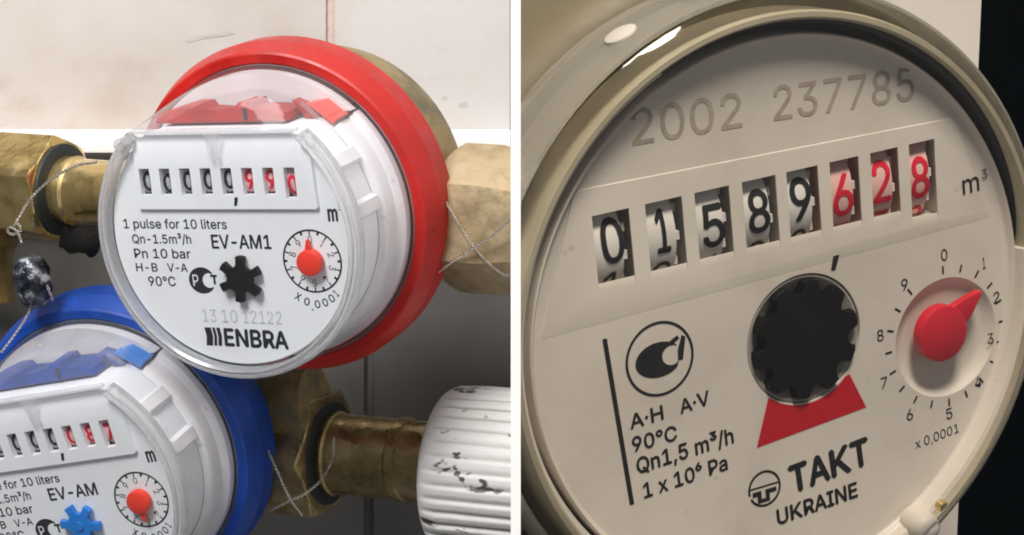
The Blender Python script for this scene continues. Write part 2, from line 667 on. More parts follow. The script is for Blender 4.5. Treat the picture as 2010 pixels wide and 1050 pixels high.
def annulus(bm, c, r0, r1, z, seg=72):
    a = ring_verts(bm, r0, z, c, seg)
    b_ = ring_verts(bm, r1, z, c, seg)
    for i in range(seg):
        j = (i + 1) % seg
        bm.faces.new((a[i], b_[i], b_[j], a[j]))
    return bm


def ticks(bm, c, ra, rb, z, w, angs):
    for a in angs:
        s, k = math.sin(a), math.cos(a)
        p = [(c[0] + r * s + q * k, c[1] + r * k - q * s) for r, q in ((ra, -w), (ra, w), (rb, w), (rb, -w))]
        flat(bm, p, z)
    return bm


def star_pts(c, arms, r0, r1, wid, a0=0.0, flare=1.25):
    """Toothed wheel outline: arms with parallel, slightly flared sides."""
    pts = []
    for k in range(arms):
        a = a0 + 2 * PI * k / arms
        d, t = (math.cos(a), math.sin(a)), (-math.sin(a), math.cos(a))
        for r, q in ((r0, -wid), (r1 * .97, -wid * flare), (r1, -wid * flare * .5), (r1, wid * flare * .5), (r1 * .97, wid * flare), (r0, wid)):
            pts.append((c[0] + d[0] * r + t[0] * q, c[1] + d[1] * r + t[1] * q))
        am = a + PI / arms
        pts.append((c[0] + math.cos(am) * r0 * 1.0, c[1] + math.sin(am) * r0 * 1.0))
    return pts


def cut_right(o, x=0.40, side=1):
    """Trim a mesh at the divider: keep what lies on one side of the plane x."""
    bpy.context.view_layer.update()
    mw = o.matrix_world
    inv = mw.inverted()
    co = inv @ Vector((x * S, 0, 0))
    no = (mw.to_3x3().transposed() @ Vector((1, 0, 0)))
    bm = bmesh.new()
    bm.from_mesh(o.data)
    bmesh.ops.bisect_plane(bm, geom=bm.verts[:] + bm.edges[:] + bm.faces[:], plane_co=co, plane_no=no,
                           clear_outer=side > 0, clear_inner=side < 0)
    bm.to_mesh(o.data)
    bm.free()


F = 3600.0


def at(u, v, y):
    """Point of the place at depth y behind the plane of the red dial, seen along photo column u and row v."""
    d = 450 + y
    return Vector(((u - 1005) / F * d, y, (525 - v) / F * d))


# ------------------------------------------------------------------ walls
def wallbox(name, x0, x1, y0, y1, z0, z1, mat, parent=None, bev=0.0):
    return obj(name, box(bmesh.new(), x0, x1, y0, y1, z0, z1, bev), mat, parent)


wall = wallbox('wall', -420, -0.3, 116.2, 150, 42, 330, M['grout'])
wall['kind'] = 'structure'
wall['label'] = 'stained white tiled wall behind the coloured meters'
for x0, x1, z0, z1 in ((-363, -211.5, 42.3, 192), (-208.5, -57.2, 42.3, 192), (-54.9, -0.5, 42.3, 192),
                       (-363, -211.5, 195, 328), (-208.5, -57.6, 195, 328), (-54.6, -0.5, 195, 328)):
    wallbox('tile', x0, x1, 114.6, 119, z0, z1, M['tile'], wall, 0.9)
bm = bmesh.new()
for q in ([(362, 80), (385, 72), (430, 66), (450, 62), (462, 65), (440, 71), (405, 75), (372, 83)], [(900, 205), (915, 200), (920, 208), (904, 212)], [(868, 190), (876, 188), (878, 194), (870, 196)]):
    bm.faces.new([bm.verts.new(at(u, v, 114.45)) for u, v in q])
obj('scuff', bm, M['scuff'], wall, 0)
low = wallbox('wall', -420, -0.3, 154, 190, -330, 42, M['grout_dark'])
low['kind'] = 'structure'
low['label'] = 'tiled recess, shade put into its colour, below the white strip'
for x0, x1 in ((-350, -201), (-198.5, -48.4), (-45.6, -0.5)):
    for z0, z1 in ((-108, 40), (-258, -110.5)):
        wallbox('tile', x0, x1, 151.2, 156, z0, z1, M['tile_dark'], low, 0.8)
tr = wallbox('wall_trim', -420, -0.4, 103, 153, 34.5, 41.7, M['trim'], None, 0.8)
tr['kind'] = 'structure'
tr['label'] = 'white trim strip along the bottom of the tiles'

# thin white sheet between the bays, lengthened forward to block the warm lamp
div = obj('divider_board', box(bmesh.new(), -0.083, 0.567, -330, 190, -330, 330), M['board'], None, 0)
div['label'] = 'thin white upright board between the coloured meters and the cream meter'
div['category'] = 'divider'

nav = wallbox('wall', 1.2, 420, 190, 200, -330, 330, M['navy'])
nav['kind'] = 'structure'
nav['label'] = 'dark navy wall far behind the cream meter'

pts = [(1.1, -80), (82.6, -80), (89.9, 80), (1.1, 80)]
bm = bmesh.new()
v0 = [bm.verts.new((x, -104, z)) for x, z in pts]
v1 = [bm.verts.new((x, -94, z)) for x, z in pts]
bm.faces.new(v0)
bm.faces.new(v1)
for i in range(4):
    bm.faces.new((v0[i], v0[(i + 1) % 4], v1[(i + 1) % 4], v1[i]))
pan = obj('mounting_panel', bm, M['panel'])
pan['label'] = 'white panel directly behind the large cream meter'
pan['category'] = 'panel'


# ------------------------------------------------------------------ the small meters
AX = (-1.4, 0.0)
WIN = [(-24.1 + 5.743 * i, -24.1 + 5.743 * i + 2.95) for i in range(8)]
DIGX = [-22.6 + 5.743 * i for i in range(8)]
DIGX = [x + 0.05 for x in DIGX]


def chord_disc(r, yc, c=AX, seg=120):
    """Circle of radius r about c, cut straight at y = yc."""
    a = math.asin((yc - c[1]) / r)
    a0, a1 = PI - a, 2 * PI + a
    return [(c[0] + r * math.cos(a0 + (a1 - a0) * k / seg), c[1] + r * math.sin(a0 + (a1 - a0) * k / seg)) for k in range(seg + 1)]


def make_small_meter(label, loc, quat, col, star_col, digits, model, pointer_turn, star_turn):
    t = thing('water_meter', label, 'water meter', loc, quat, 'round pipe meters with coloured collars')
    # brass body behind the collar, with its two ports along the pipe
    b = lathe(bmesh.new(), [(37.0, -34), (38.6, -36), (39.2, -44), (39.2, -55), (38.2, -61), (35.2, -67), (29.5, -71), (22, -72.5), (0, -72.8)], AX)
    body = obj('brass_body', b, M['brass_cast'], t)
    for sgn, name in ((-1, 'inlet'), (1, 'outlet')):
        b = turned(bmesh.new(), [(18, 11), (41, 11), (44, 10.5), (52, 10.5)], (AX[0], 0, -52), (sgn * 0.995, -0.066 * sgn, 0.02 * sgn), 48)
        obj('port', b, M['brass_cast'], body)
    b = lathe(bmesh.new(), [(38.9, -24.8), (39.2, -24.3), (41.3, -24.4), (41.9, -24.8), (43.6, -29.2), (44.0, -30.4), (44.0, -38.2), (43.6, -39.2), (37.6, -39.4), (37.6, -26)], AX, 120, True)
    obj('collar_ring', b, M[col], t, 14)
    # white register: dial face with the counter slot open, and its drum
    b = bmesh.new()
    outer = chord_disc(32.6, 25.7)
    slot = rect(-24.9, 19.9, 9.0, 18.6)
    lo = face_holes(b, outer, [slot], 0.0)
    l2 = wall_down(b, lo[0], chord_disc(32.9, 25.9), -0.35)
    l3 = wall_down(b, l2, chord_disc(33.2, 26.0), -24.5)
    wall_down(b, lo[1], slot, -8)
    reg = obj('dial', b, M['white'], t, 30)
    b = arc_lathe(bmesh.new(), [(33.3, -15.5), (34.6, -16.3), (35.2, -17.5), (35.5, -21.5), (37.5, -22.6), (37.6, -25), (33.3, -25)], AX, -math.radians(225), math.radians(45), 100)
    obj('drum_flange', b, M['drum'], t)
    for a in (-52, 9, 31, 215):
        a = math.radians(a)
        p = [(33.0, -2.4), (34.6, -1.6), (34.6, 1.6), (33.0, 2.4)]
        q = [(AX[0] + r * math.cos(a) - w * math.sin(a), AX[1] + r * math.sin(a) + w * math.cos(a)) for r, w in p]
        obj('drum_rib', prism(bmesh.new(), q, -15.4, -4.5, 0.8), M['drum'], t)
    # raised counter bar with eight windows
    b = bmesh.new()
    holes = [rect(x0, x1, 10.7 if i < 7 else 9.9, 17.45) for i, (x0, x1) in enumerate(WIN)]
    top = [(-25.2, 7.2), (23.6, 7.2), (24.1, 7.7), (23.6, 20.4), (-25.0, 20.4), (-25.6, 7.7)]
    bot = [(-25.3, 7.0), (23.7, 7.0), (24.3, 7.6), (23.9, 25.2), (-25.6, 25.2), (-25.8, 7.6)]
    lo = face_holes(b, top, holes, 0.9)
    wall_down(b, lo[0], bot, 0.02)
    for h, lp in zip(holes, lo[1:]):
        wall_down(b, lp, h, -1.0)
    obj('counter_bar', b, M['white'], t, 30)
    b = flat(bmesh.new(), rect(-24.8, 19.8, 9.1, 18.5), -7.5)
    obj('counter_back', b, M['dark'], t, 0)
    for i, (dg, dy) in enumerate(digits):
        red = i >= 5
        cx, cy, R_ = DIGX[i], 14.1, 5.6
        b = bmesh.new()
        n_ = 28
        for s_ in (-1.75, 1.75):
            pass
        ra = [[b.verts.new((cx + s_, cy + R_ * math.sin(2 * PI * k / n_), -6.1 + R_ * math.cos(2 * PI * k / n_))) for k in range(n_)] for s_ in (-1.6, 1.9)]
        for k in range(n_):
            b.faces.new((ra[0][k], ra[0][(k + 1) % n_], ra[1][(k + 1) % n_], ra[1][k]))
        b.faces.new(ra[0])
        b.faces.new(ra[1])
        w = obj('digit_wheel', b, M['wheel_pink' if red else 'wheel'], t, 50)
        zf = lambda px, py, cy=cy, R_=R_: -6.1 + math.sqrt(max(0.2, (R_ + 0.06) ** 2 - (py - cy) ** 2))
        b = bmesh.new()
        write_at(b, dg, cx - 0.2, cy + dy, 4.6, 0, 2.4, 0, 0.045, zf)
        obj('digit', b, M['red_ink' if red else 'ink'], w, 0, False)
        nx = str((int(dg) + 1) % 10)
        b = bmesh.new()
        write_at(b, nx, cx - 0.05, cy + dy - 4.7, 3.0, 0, 2.4, 0, 0.012, zf)
        obj('digit', b, M['red_ink' if red else 'ink'], w, 0, False)
    # print on the dial
    lettering([('1 pulse for 10 liters', -31.1, 2.15, -1.75, 2.05, 2.3, 0.02),
               ('Qn-1.5m³/h', -29.2, -1.75, -12.3, -1.76, 2.25, 0.02), ('Pn 10 bar', -29.15, -5.55, -13.0, -5.56, 2.35, 0.02),
               ('H-B', -29.2, -9.02, -23.0, -9.02, 2.1, 0.02), ('V-A', -20.1, -9.02, -14.4, -9.02, 2.1, 0.02),
               ('90°C', -26.1, -12.8, -18.3, -12.75, 2.4, 0.02),
               (model, -6.5, -2.89, 9.9 if model.endswith('1') else 8.4, -2.89, 3.4, 0.03),
               ('m', 26.3, 4.05, 28.7, 4.05, 3.9, 0.04), ('3', 29.1, 6.7, 30.1, 6.7, 1.5, 0.0)], M['ink'], reg)
    lettering([('13', -11.8, -21.95, -7.9, -22.0, 3.3, -0.012), ('10', -6.4, -22.0, -1.9, -22.05, 3.3, -0.012), ('12122', -0.4, -22.05, 10.4, -22.2, 3.3, -0.012)], M['grey_ink'], reg)
    lettering([('ENBRA', -6.25, -28.0, 11.3, -28.45, 4.35, 0.05)], M['ink'], reg)
    lettering([(',', 1.75, 9.35, 2.75, 9.35, 5.0, 0.03, 0.97)], M['ink'], reg)
    b = bmesh.new()                       # the maker's block of slanting bars
    for k, (xa, xb) in enumerate(((-11.75, -9.9), (-9.55, -8.75), (-8.4, -7.35))):
        lean = 0.35
        flat(b, [(xa + lean * .2, -28.15), (xb + lean * .2, -28.2), (xb + lean * 1.1, -25.6), (xb, -23.4), (xa, -23.4), (xa + lean * 1.1, -25.6)], 0.06)
    obj('emblem', b, M['ink'], reg, 0, False)
    b = bmesh.new()                       # oval conformity mark: crescent with a P and a T bar
    def ov(rx, ry, cx, cy, a0, a1, n_=40):
        return [(cx + rx * math.cos(a0 + (a1 - a0) * k / n_), cy + ry * math.sin(a0 + (a1 - a0) * k / n_)) for k in range(n_ + 1)]
    oc = ov(3.75, 3.4, -10.6, -11.2, 0.62, 2 * PI - 0.62)
    ic = ov(1.85, 1.9, -8.6, -11.2, 0.95, 2 * PI - 0.95)
    for k in range(40):
        flat(b, [oc[k], oc[k + 1], ic[k + 1], ic[k]], 0.06)
    flat(b, rect(-8.2, -6.3, -10.3, -9.7), 0.06)
    flat(b, rect(-7.4, -6.8, -12.2, -10.3), 0.06)
    obj('emblem', b, M['ink'], reg, 0, False)
    b = bmesh.new()
    write_at(b, 'P', -12.45, -11.2, 3.0, 0.09, 1.6, 0, 0.0)
    obj('emblem', b, M['white'], reg, 0, False)
    # small litre dial
    c = (20.66, -5.93)
    b = annulus(bmesh.new(), c, 7.5, 7.95, 0.06)
    ticks(b, c, 6.5, 7.55, 0.06, 0.17, [2 * PI * k / 10 for k in range(10)])
    ticks(b, c, 6.75, 7.55, 0.06, 0.3, [2 * PI * (k + .5) / 10 for k in range(10)])
    obj('scale_ring', b, M['ink'], reg, 0, False)
    b = bmesh.new()
    for k in range(10):
        a = 2 * PI * k / 10
        write_at(b, str(k), c[0] + 5.45 * math.sin(a), c[1] + 5.45 * math.cos(a), 1.75, 0.06, 1.15 if k != 1 else .6, -a if k not in (4, 5, 6) else -a + 0, -0.002)
    obj('scale_digits', b, M['ink'], reg, 0, False)
    b = bmesh.new()
    for ch, x, y, a in (('X', 15.7, -14.9, -32), ('0', 17.95, -16.15, -18), ('.', 19.3, -17.6, -5), ('0', 20.75, -16.75, 4), ('0', 22.9, -16.25, 16), ('0', 24.75, -15.2, 30), ('1', 26.1, -13.9, 42)):
        write_at(b, ch, x, y, 1.9 if ch != '.' else 1.4, 0.06, {'1': .7, '.': .5}.get(ch, 1.4), math.radians(a), 0.02)
    obj('scale_digits', b, M['ink'], reg, 0, False)
    p = lathe(bmesh.new(), [(0, 2.6), (2.7, 2.6), (3.15, 2.35), (3.3, 1.9), (3.3, 0.4), (0, 0.4)], c, 48)
    ptr = obj('pointer', p, M['pointer'], t)
    a = pointer_turn
    q = [(c[0] + x * math.cos(a) + y * math.sin(a), c[1] - x * math.sin(a) + y * math.cos(a)) for x, y in ((-1.0, 2.7), (1.0, 2.7), (0.42, 4.6), (0.28, 5.7), (-0.28, 5.7), (-0.42, 4.6))]
    obj('pointer_tip', prism(bmesh.new(), q, 0.7, 1.9, 0.15), M['pointer'], ptr)
    c = (1.0, -10.35)
    b = prism(bmesh.new(), star_pts(c, 6, 3.35, 5.85, 0.85, star_turn, 1.35), 0.45, 2.1, 0.18)
    obj('star_wheel', b, M[star_col], t, 30)
    b = lathe(bmesh.new(), [(0, 2.5), (1.2, 2.5), (1.3, 2.1), (1.3, 0.05)], c, 24)
    obj('star_hub', b, M[star_col], t)
    # coloured insert seen through the cover above the straight edge of the dial
    b = bmesh.new()
    ins = [(-24.6, 26.6), (12.4, 26.6), (12.1, 28.6), (9.5, 29.6), (3.0, 29.9), (2.4, 31.4), (-0.6, 31.4), (-1.2, 29.8), (-6, 29.1), (-11.4, 29.5), (-12.4, 30.9), (-16, 31.0), (-20.5, 29.9), (-23.6, 28.3)]
    prism(b, ins, -20, -9.5, 0.8)
    cap = obj('coloured_insert', b, M[col], t, 30)
    obj('insert_tab', prism(bmesh.new(), [(11.1, 30.75), (13.7, 29.6), (17.4, 26.1), (14.6, 26.1)], -22, -16.3, 0.3), M[col], cap, 30)
    obj('insert_tab', prism(bmesh.new(), [(15.1, 29.9), (19.2, 30.3), (23.9, 26.3), (21.7, 24.6)], -22, -16.3, 0.3), M['pointer' if col == 'red' else 'bright_blue'], cap, 30)
    b = box(bmesh.new(), 1.5, 2.2, 27.4, 30.4, -9.4, -8.6, 0.15)
    obj('insert_pin', b, M['rubber'], cap)
    obj('shelf', prism(bmesh.new(), chord_disc(36.2, -5, AX)[0:0] + [(AX[0] + 37.5 * math.cos(a_), AX[1] + 37.5 * math.sin(a_)) for a_ in [math.radians(46 + 88 * k / 30) for k in range(31)]], -24.4, -21), M['drum'], t, 30)
    # clear cover: pane cut straight above the dial, a slope from that edge back to the foot, wall, moulded rim, ribs
    b = flat(bmesh.new(), chord_disc(33.5, 26.6), 3.1)
    obj('cover_pane', b, M['clear'], t, 30)
    A0, A1 = math.radians(132.6), math.radians(360 + 47.4)
    prof = [(36.05, 0.0), (36.5, -3), (37.4, -14), (38.3, -25.6), (38.9, -26.4)]
    b = arc_lathe(bmesh.new(), prof, AX, A0, A1, 110, False)
    obj('cover_wall', b, M['clear_wall'], t, 30)
    b = bmesh.new()
    rows = []
    for k in range(9):
        f = k / 8
        row = []
        for i in range(33):
            g = i / 32
            a = math.radians(132.6 - (132.6 - 47.4) * g)
            p0 = Vector((AX[0] - 24.4 + 48.8 * g, 26.6, 2.4))
            p1 = Vector((AX[0] + 38.9 * math.cos(a), 38.9 * math.sin(a), -26.4))
            p = p0.lerp(p1, f)
            e = math.sin(PI * f) * max(0.0, math.sin(PI * g)) ** 0.6
            p.z += 3.2 * e
            p.y += 2.2 * e
            row.append(b.verts.new(p))
        rows.append(row)
    for p, q in zip(rows, rows[1:]):
        for i in range(32):
            b.faces.new((p[i], p[i + 1], q[i + 1], q[i]))
    obj('cover_slope', b, M['clear_slope'], t, 40)
    b = arc_lathe(bmesh.new(), [(33.5, 0.6), (33.4, 2.7), (34.0, 3.25), (34.55, 3.0), (34.75, 2.3), (35.05, 2.75), (35.6, 2.7), (36.1, 1.7), (36.2, -0.9), (33.6, -0.9)], AX, A0, A1, 110)
    obj('cover_rim', b, M['glass'], t, 40)
    b = lathe(bmesh.new(), [(38.2, -25.2), (38.6, -24.6), (39.2, -25.2), (39.0, -26.2), (38.3, -26.2)], AX, 110, True)
    obj('cover_foot', b, M['glass'], t, 40)
    b = box(bmesh.new(), -24.5, 21.2, 26.3, 27.3, 0.2, 1.7, 0.35)
    obj('cover_ridge', b, M['frost'], t)
    b = prism(bmesh.new(), [(-2.9, 19.6), (-0.4, 19.6), (-0.5, 24.6), (0.9, 26.2), (-4.4, 26.2), (-2.8, 24.6)], 1.6, 2.5, 0.4)
    obj('cover_lens', b, M['lens'], t)
    for p0, p1 in (((14.3, 30.4), (19.6, 25.4)),):
        d = Vector((p1[0] - p0[0], p1[1] - p0[1]))
        d.normalize()
        w = 0.34
        q = [(p0[0] - d.y * w, p0[1] + d.x * w), (p0[0] + d.y * w, p0[1] - d.x * w), (p1[0] + d.y * w, p1[1] - d.x * w), (p1[0] - d.y * w, p1[1] + d.x * w)]
        obj('cover_rib', prism(bmesh.new(), q, -16.0, -14.6, 0.2), M['clear_slope'], t)
    b = lathe(bmesh.new(), [(0, 1.0), (1.0, 0.9), (1.5, 0.2), (1.6, -1.5), (1.4, -3.5), (0, -3.5)], (AX[0] - 28.0, AX[1] + 23.4), 24)
    obj('cover_lug', b, M['glass'], t)
    return t


red_meter = make_small_meter('round white water meter with a red collar, above and in front of the blue one', (-68.12, 0, 7.5), (0.59743, 0.78113, -0.14058, -0.11464),
                             'red', 'black', [('0', -.2), ('0', -.7), ('0', -.2), ('0', .1), ('0', .3), ('9', .1), ('9', .1), ('0', -1.3)], 'EV-AM1', 0.0, math.radians(83))
blue_meter = make_small_meter('round white water meter with a blue collar and blue star wheel, lower left', (-117.45, 35.3, -58.31), (0.58554, 0.78682, -0.19036, -0.04271),
                              'blue', 'bright_blue', [('0', .3), ('0', .3), ('0', .3), ('0', .3), ('0', .3), ('0', 0), ('8', -.3), ('7', -.6)], 'EV-AM', PI, math.radians(110))

# ------------------------------------------------------------------ pipes and fittings of the left bay
PD = Vector((0.9295, -0.36, -0.0804))       # the way the red meter's pipe runs
PB = Vector((0.932, -0.36, -0.043))


def on_line(u, v, y):
    return at(u, v, y)


# right of the red meter: union nut and tail
t = thing('union_nut', 'sandy brass union nut right of the red collared meter', 'pipe nut', at(868, 424, 36))
o0 = at(868, 424, 35)
b = hex_nut(bmesh.new(), (0, 0, 0), PD, 19.8, 34, 0.09, 0.80, 1.05)
n1 = obj('hex_body', b, M['brass_nut'], t, 28)
b = turned(bmesh.new(), [(30, 12.5), (60, 12.5)], (0, 0, 0), PD, 40)
n2 = obj('pipe_tail', b, M['brass'], t)
for q in (n1, n2):
    cut_right(q)

# left of the red meter: stub, nut, elbow
ce = at(122, 372, 72)
t = thing('union_nut', 'shiny yellow brass union nut left of the red collared meter', 'pipe nut', ce)
b = hex_nut(bmesh.new(), -PD * 24, PD, 16.2, 24, 0.32)
obj('hex_body', b, M['brass'], t, 28)
b = turned(bmesh.new(), [(-0.3, 13.2), (0.9, 13.0), (1.4, 11.2), (1.4, 9.8)], (0, 0, 0), PD, 48)
obj('gasket_or_shade', b, M['rubber'], t)
b = turned(bmesh.new(), [(0, 9.6), (4.4, 9.9), (5.2, 9.9), (6, 9.2), (16, 9.2), (17, 9.7), (34, 9.7)], (0, 0, 0), PD, 48)
obj('threaded_stub', b, M['brass'], t)
t = thing('pipe_elbow', 'brass pipe elbow at the left edge behind the yellow brass nut', 'pipe elbow', ce - PD * 28)
b = turned(bmesh.new(), [(-40, 11), (-8, 11.5), (-2, 13.2), (3.6, 13.2)], (0, 0, 0), PD, 48)
obj('elbow_arm', b, M['brass'], t)
b = turned(bmesh.new(), [(-6, 13), (6, 14.2), (14, 14.4), (22, 13.2), (27, 10.5), (40, 10.0)], (-6, 4, 4), (0.12, 0.0, -1), 48)
obj('elbow_drop', b, M['brass_dark'], t)
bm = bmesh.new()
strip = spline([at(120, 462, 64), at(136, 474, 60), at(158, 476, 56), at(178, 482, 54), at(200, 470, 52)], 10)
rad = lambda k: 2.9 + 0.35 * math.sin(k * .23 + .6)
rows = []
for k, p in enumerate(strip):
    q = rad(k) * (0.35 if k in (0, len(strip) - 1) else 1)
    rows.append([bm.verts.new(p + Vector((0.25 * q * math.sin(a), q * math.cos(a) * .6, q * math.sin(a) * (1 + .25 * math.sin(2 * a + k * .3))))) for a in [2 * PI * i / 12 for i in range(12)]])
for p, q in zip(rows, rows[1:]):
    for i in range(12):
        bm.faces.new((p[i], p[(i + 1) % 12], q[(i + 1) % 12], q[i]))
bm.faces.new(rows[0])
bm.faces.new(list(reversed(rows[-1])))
tp = obj('dark_lump', bm, M['black'], None, 60)  # smooth black lump below the stub
tp['label'] = 'dark lump under the brass stub left of the red meter'
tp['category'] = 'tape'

# right of the blue meter: nut, tail pipe, white ribbed cap
cb = at(648, 889, 72)
t = thing('union_nut', 'dark brass union nut right of the blue collared meter', 'pipe nut', cb)
b = hex_nut(bmesh.new(), -PB * 21, PB, 19.4, 21, PI / 6 + 0.10)
obj('hex_body', b, M['brass_dark'], t, 28)
b = turned(bmesh.new(), [(-0.2, 15.0), (0.7, 14.6), (0.9, 12.6)], (0, 0, 0), PB, 48)
obj('gasket_or_shade', b, M['rubber'], t)
b = turned(bmesh.new(), [(-4, 11.4), (0.6, 11.4), (1.5, 12.1), (2.6, 12.1), (3.2, 11.5), (21.5, 11.3), (22.2, 11.9), (24.6, 11.9), (25.2, 11.2), (40, 11.2)], (0, 0, 0), PB, 56)
obj('tail_pipe', b, M['brass_dark'], t)

KC = at(884, 922, 58)
t = thing('valve_cap', 'white ribbed valve cap with chipped paint at the bottom of the board', 'valve cap', KC)


def rib(a, s, r):
    k = math.sin(a * 38) + 0.35 * math.sin(a * 76 + 1)
    e = min(1.0, max(0.0, (s - 0.6) / 2.5))
    return r + 0.46 * k * e * (0.75 + 0.3 * math.sin(3 * a + 1)) + 0.12 * math.sin(5 * a + s * .8) * e


b = turned(bmesh.new(), [(a, r_ * 1.045) for a, r_ in [(-0.6, 12.2), (-0.6, 20.6), (0.0, 21.4), (0.8, 21.9), (2.2, 22.2), (5, 22.35), (10, 22.4), (16, 22.5), (24, 22.5), (36, 22.5)]], (0, 0, 0), PB, 384, rib)
kn = obj('ribbed_shell', b, M['chipped'], t, 60)
cut_right(kn)

# ------------------------------------------------------------------ seal wires
def wire(label, paths):
    bm = bmesh.new()
    for p in paths:
        twisted(bm, p)
    o = obj('seal_wire', bm, M['wire'], None, 60)
    o['label'] = label
    o['category'] = 'wire'
    return o


def cutw(o):
    cut_right(o)
    return o


cutw(wire('twisted seal wire crossing over the sandy brass nut by the red collar',
          [[at(862, 378, 16), at(880, 405, 15), at(905, 448, 14), at(932, 488, 13), at(962, 520, 14), at(990, 540, 16), at(1006, 536, 18)],
           [at(1006, 428, 6), at(970, 460, 9), at(930, 486, 12), at(895, 508, 16), at(850, 540, 22)]]))
wire('twisted seal wire crossing over the dark brass nut by the blue collar',
     [[at(527, 885, 52), at(545, 925, 50), at(570, 981, 49), at(592, 1012, 54)],
      [at(655, 858, 52), at(652, 900, 52), at(632, 940, 50), at(600, 968, 48), at(565, 984, 50), at(530, 1002, 58)]])
wire('thin seal wire looped from the left brass stub down to the lead seal',
     [[at(190, 318, 40), at(150, 325, 44), at(100, 352, 47), at(60, 390, 48), at(38, 425, 47), at(30, 440, 46)],
      [at(42, 478, 44), at(34, 455, 44), at(20, 446, 46), at(14, 452, 47), at(24, 460, 46), at(40, 452, 45), at(36, 440, 46), at(26, 442, 46)],
      [at(62, 600, 44), at(52, 622, 42), at(30, 655, 40), at(2, 692, 38)],
      [at(92, 560, 40), at(98, 575, 40), at(103, 590, 41)]])
lead = thing('lead_seal', 'mottled black lead seal hanging on the wire above the blue collar', 'seal', at(65, 553, 44))
b = bmesh.new()
dd = (at(74, 603, 44) - at(54, 503, 44)).normalized()
turned(b, [(-7.2, 1.2), (-6.8, 2.6), (-5.6, 3.9), (-3, 4.7), (0, 4.9), (3, 4.7), (5.6, 3.7), (6.8, 2.4), (7.2, 1.0)], (0, 0, 0), dd, 32,
       lambda a, s, r: r * (1 + 0.07 * math.sin(3 * a + s) + 0.05 * math.sin(7 * a - s * 1.7)))
obj('seal_body', b, M['lead'], lead, 60)

# ------------------------------------------------------------------ the large cream meter
LA = (-2.0, 1.3)                              # centre of the cover
RA = (0.8, -0.6)                              # centre of the register
big = thing('water_meter', 'large cream water meter with a black star wheel and red wedge', 'water meter', (38.35, -187, -6.94), (0.59721, 0.76992, 0.0895, 0.20628))
cuts = []
b = lathe(bmesh.new(), [(41.5, -3.2), (45.7, -3.2), (45.7, -9.0), (47.6, -9.6), (49.6, -12.5), (50.6, -16), (50.8, -40), (48, -46), (0, -46.5)], LA, 128)
body = obj('brass_body', b, M['brass_olive'], big)
cuts.append(body)
b = turned(bmesh.new(), [(30, 22), (75, 22)], (LA[0], LA[1], -30), (-1, 0, 0), 64)
q = obj('port', b, M['brass_olive'], body)
cuts.append(q)
b = bmesh.new()
prev = None
for k in range(91):                       # shadow gap built as a black strip, thickest upper right, tapering at both ends
    a = math.radians(2 + 112 * k / 90)
    th = 0.03 + 0.5 * math.sin(PI * k / 90) ** 0.7
    top = -0.5 + 3.7 * math.sin(PI * k / 90) ** 0.5
    cur = [b.verts.new((r_ * math.cos(a), r_ * math.sin(a), z_)) for r_, z_ in ((42.6, -3.1), (42.6, top), (42.6 - th, top), (42.6 - th, -3.1))]
    if prev:
        for i in range(4):
            b.faces.new((prev[i], prev[(i + 1) % 4], cur[(i + 1) % 4], cur[i]))
    else:
        b.faces.new(cur)
    prev = cur
b.faces.new(list(reversed(prev)))
q = obj('gasket_or_shade', b, M['rubber'], big)
cuts.append(q)
b = arc_lathe(bmesh.new(), [(42.6, -3.1), (42.6, 2.9), (42.0, 2.6), (41.5, 0.9), (41.5, -3.1)], (0, 0), math.radians(114), math.radians(362), 120)
q = obj('spacer_ring', b, M['beige'], big)
cuts.append(q)
b = lathe(bmesh.new(), [(42.62, -3.15), (42.62, 3.4), (43.0, 4.0), (43.7, 4.0), (44.0, 3.4), (44.0, -3.15)], (0, 0), 128, True)
q = obj('retaining_ring', b, M['ring_brass'], big)
cuts.append(q)

TW = [(-28.3, -22.6), (-20.1, -14.3), (-12.3, -6.7), (-4.6, 0.95), (2.75, 8.05), (10.05, 15.05), (17.1, 21.95), (23.9, 28.5)]
WB = [11.05] * 7 + [9.45]
SC, SR = (3.9, -4.4), 9.75
DC, DR = (29.0, -10.15), 9.3
# cream register: dial face with the counter opening, the star well and the pointer well, and a raised lip
b = bmesh.new()
outer = circle(RA, 39.9, 128)
slot = rect(-29.2, 29.4, 8.9, 21.4)
lo = face_holes(b, outer, [slot, circle(SC, SR, 72), circle(DC, DR, 72)], 0.0)
wall_down(b, lo[1], slot, -9)
wall_down(b, lo[2], circle(SC, SR - 0.3, 72), -5)
l2 = wall_down(b, lo[3], circle(DC, DR - 0.5, 72), -0.4)
l3 = wall_down(b, l2, circle(DC, DR - 1.1, 72), -1.0)
l4 = wall_down(b, l3, circle(DC, DR - 2.2, 72), -1.3)
b.faces.new(l4)
prev = lo[0]
for r_, z_ in ((40.2, 0.15), (40.4, 0.5), (40.6, 1.0), (40.8, 1.2), (41.0, 1.0), (41.1, 0.4), (41.2, -2.8)):
    prev = wall_down(b, prev, circle(RA, r_, 128), z_)
dial = obj('dial', b, M['beige'], big, 35)
cuts.append(dial)
b = lathe(bmesh.new(), [(0, -4.9), (SR, -4.9)], SC, 48)
obj('star_well', b, M['dark'], big)
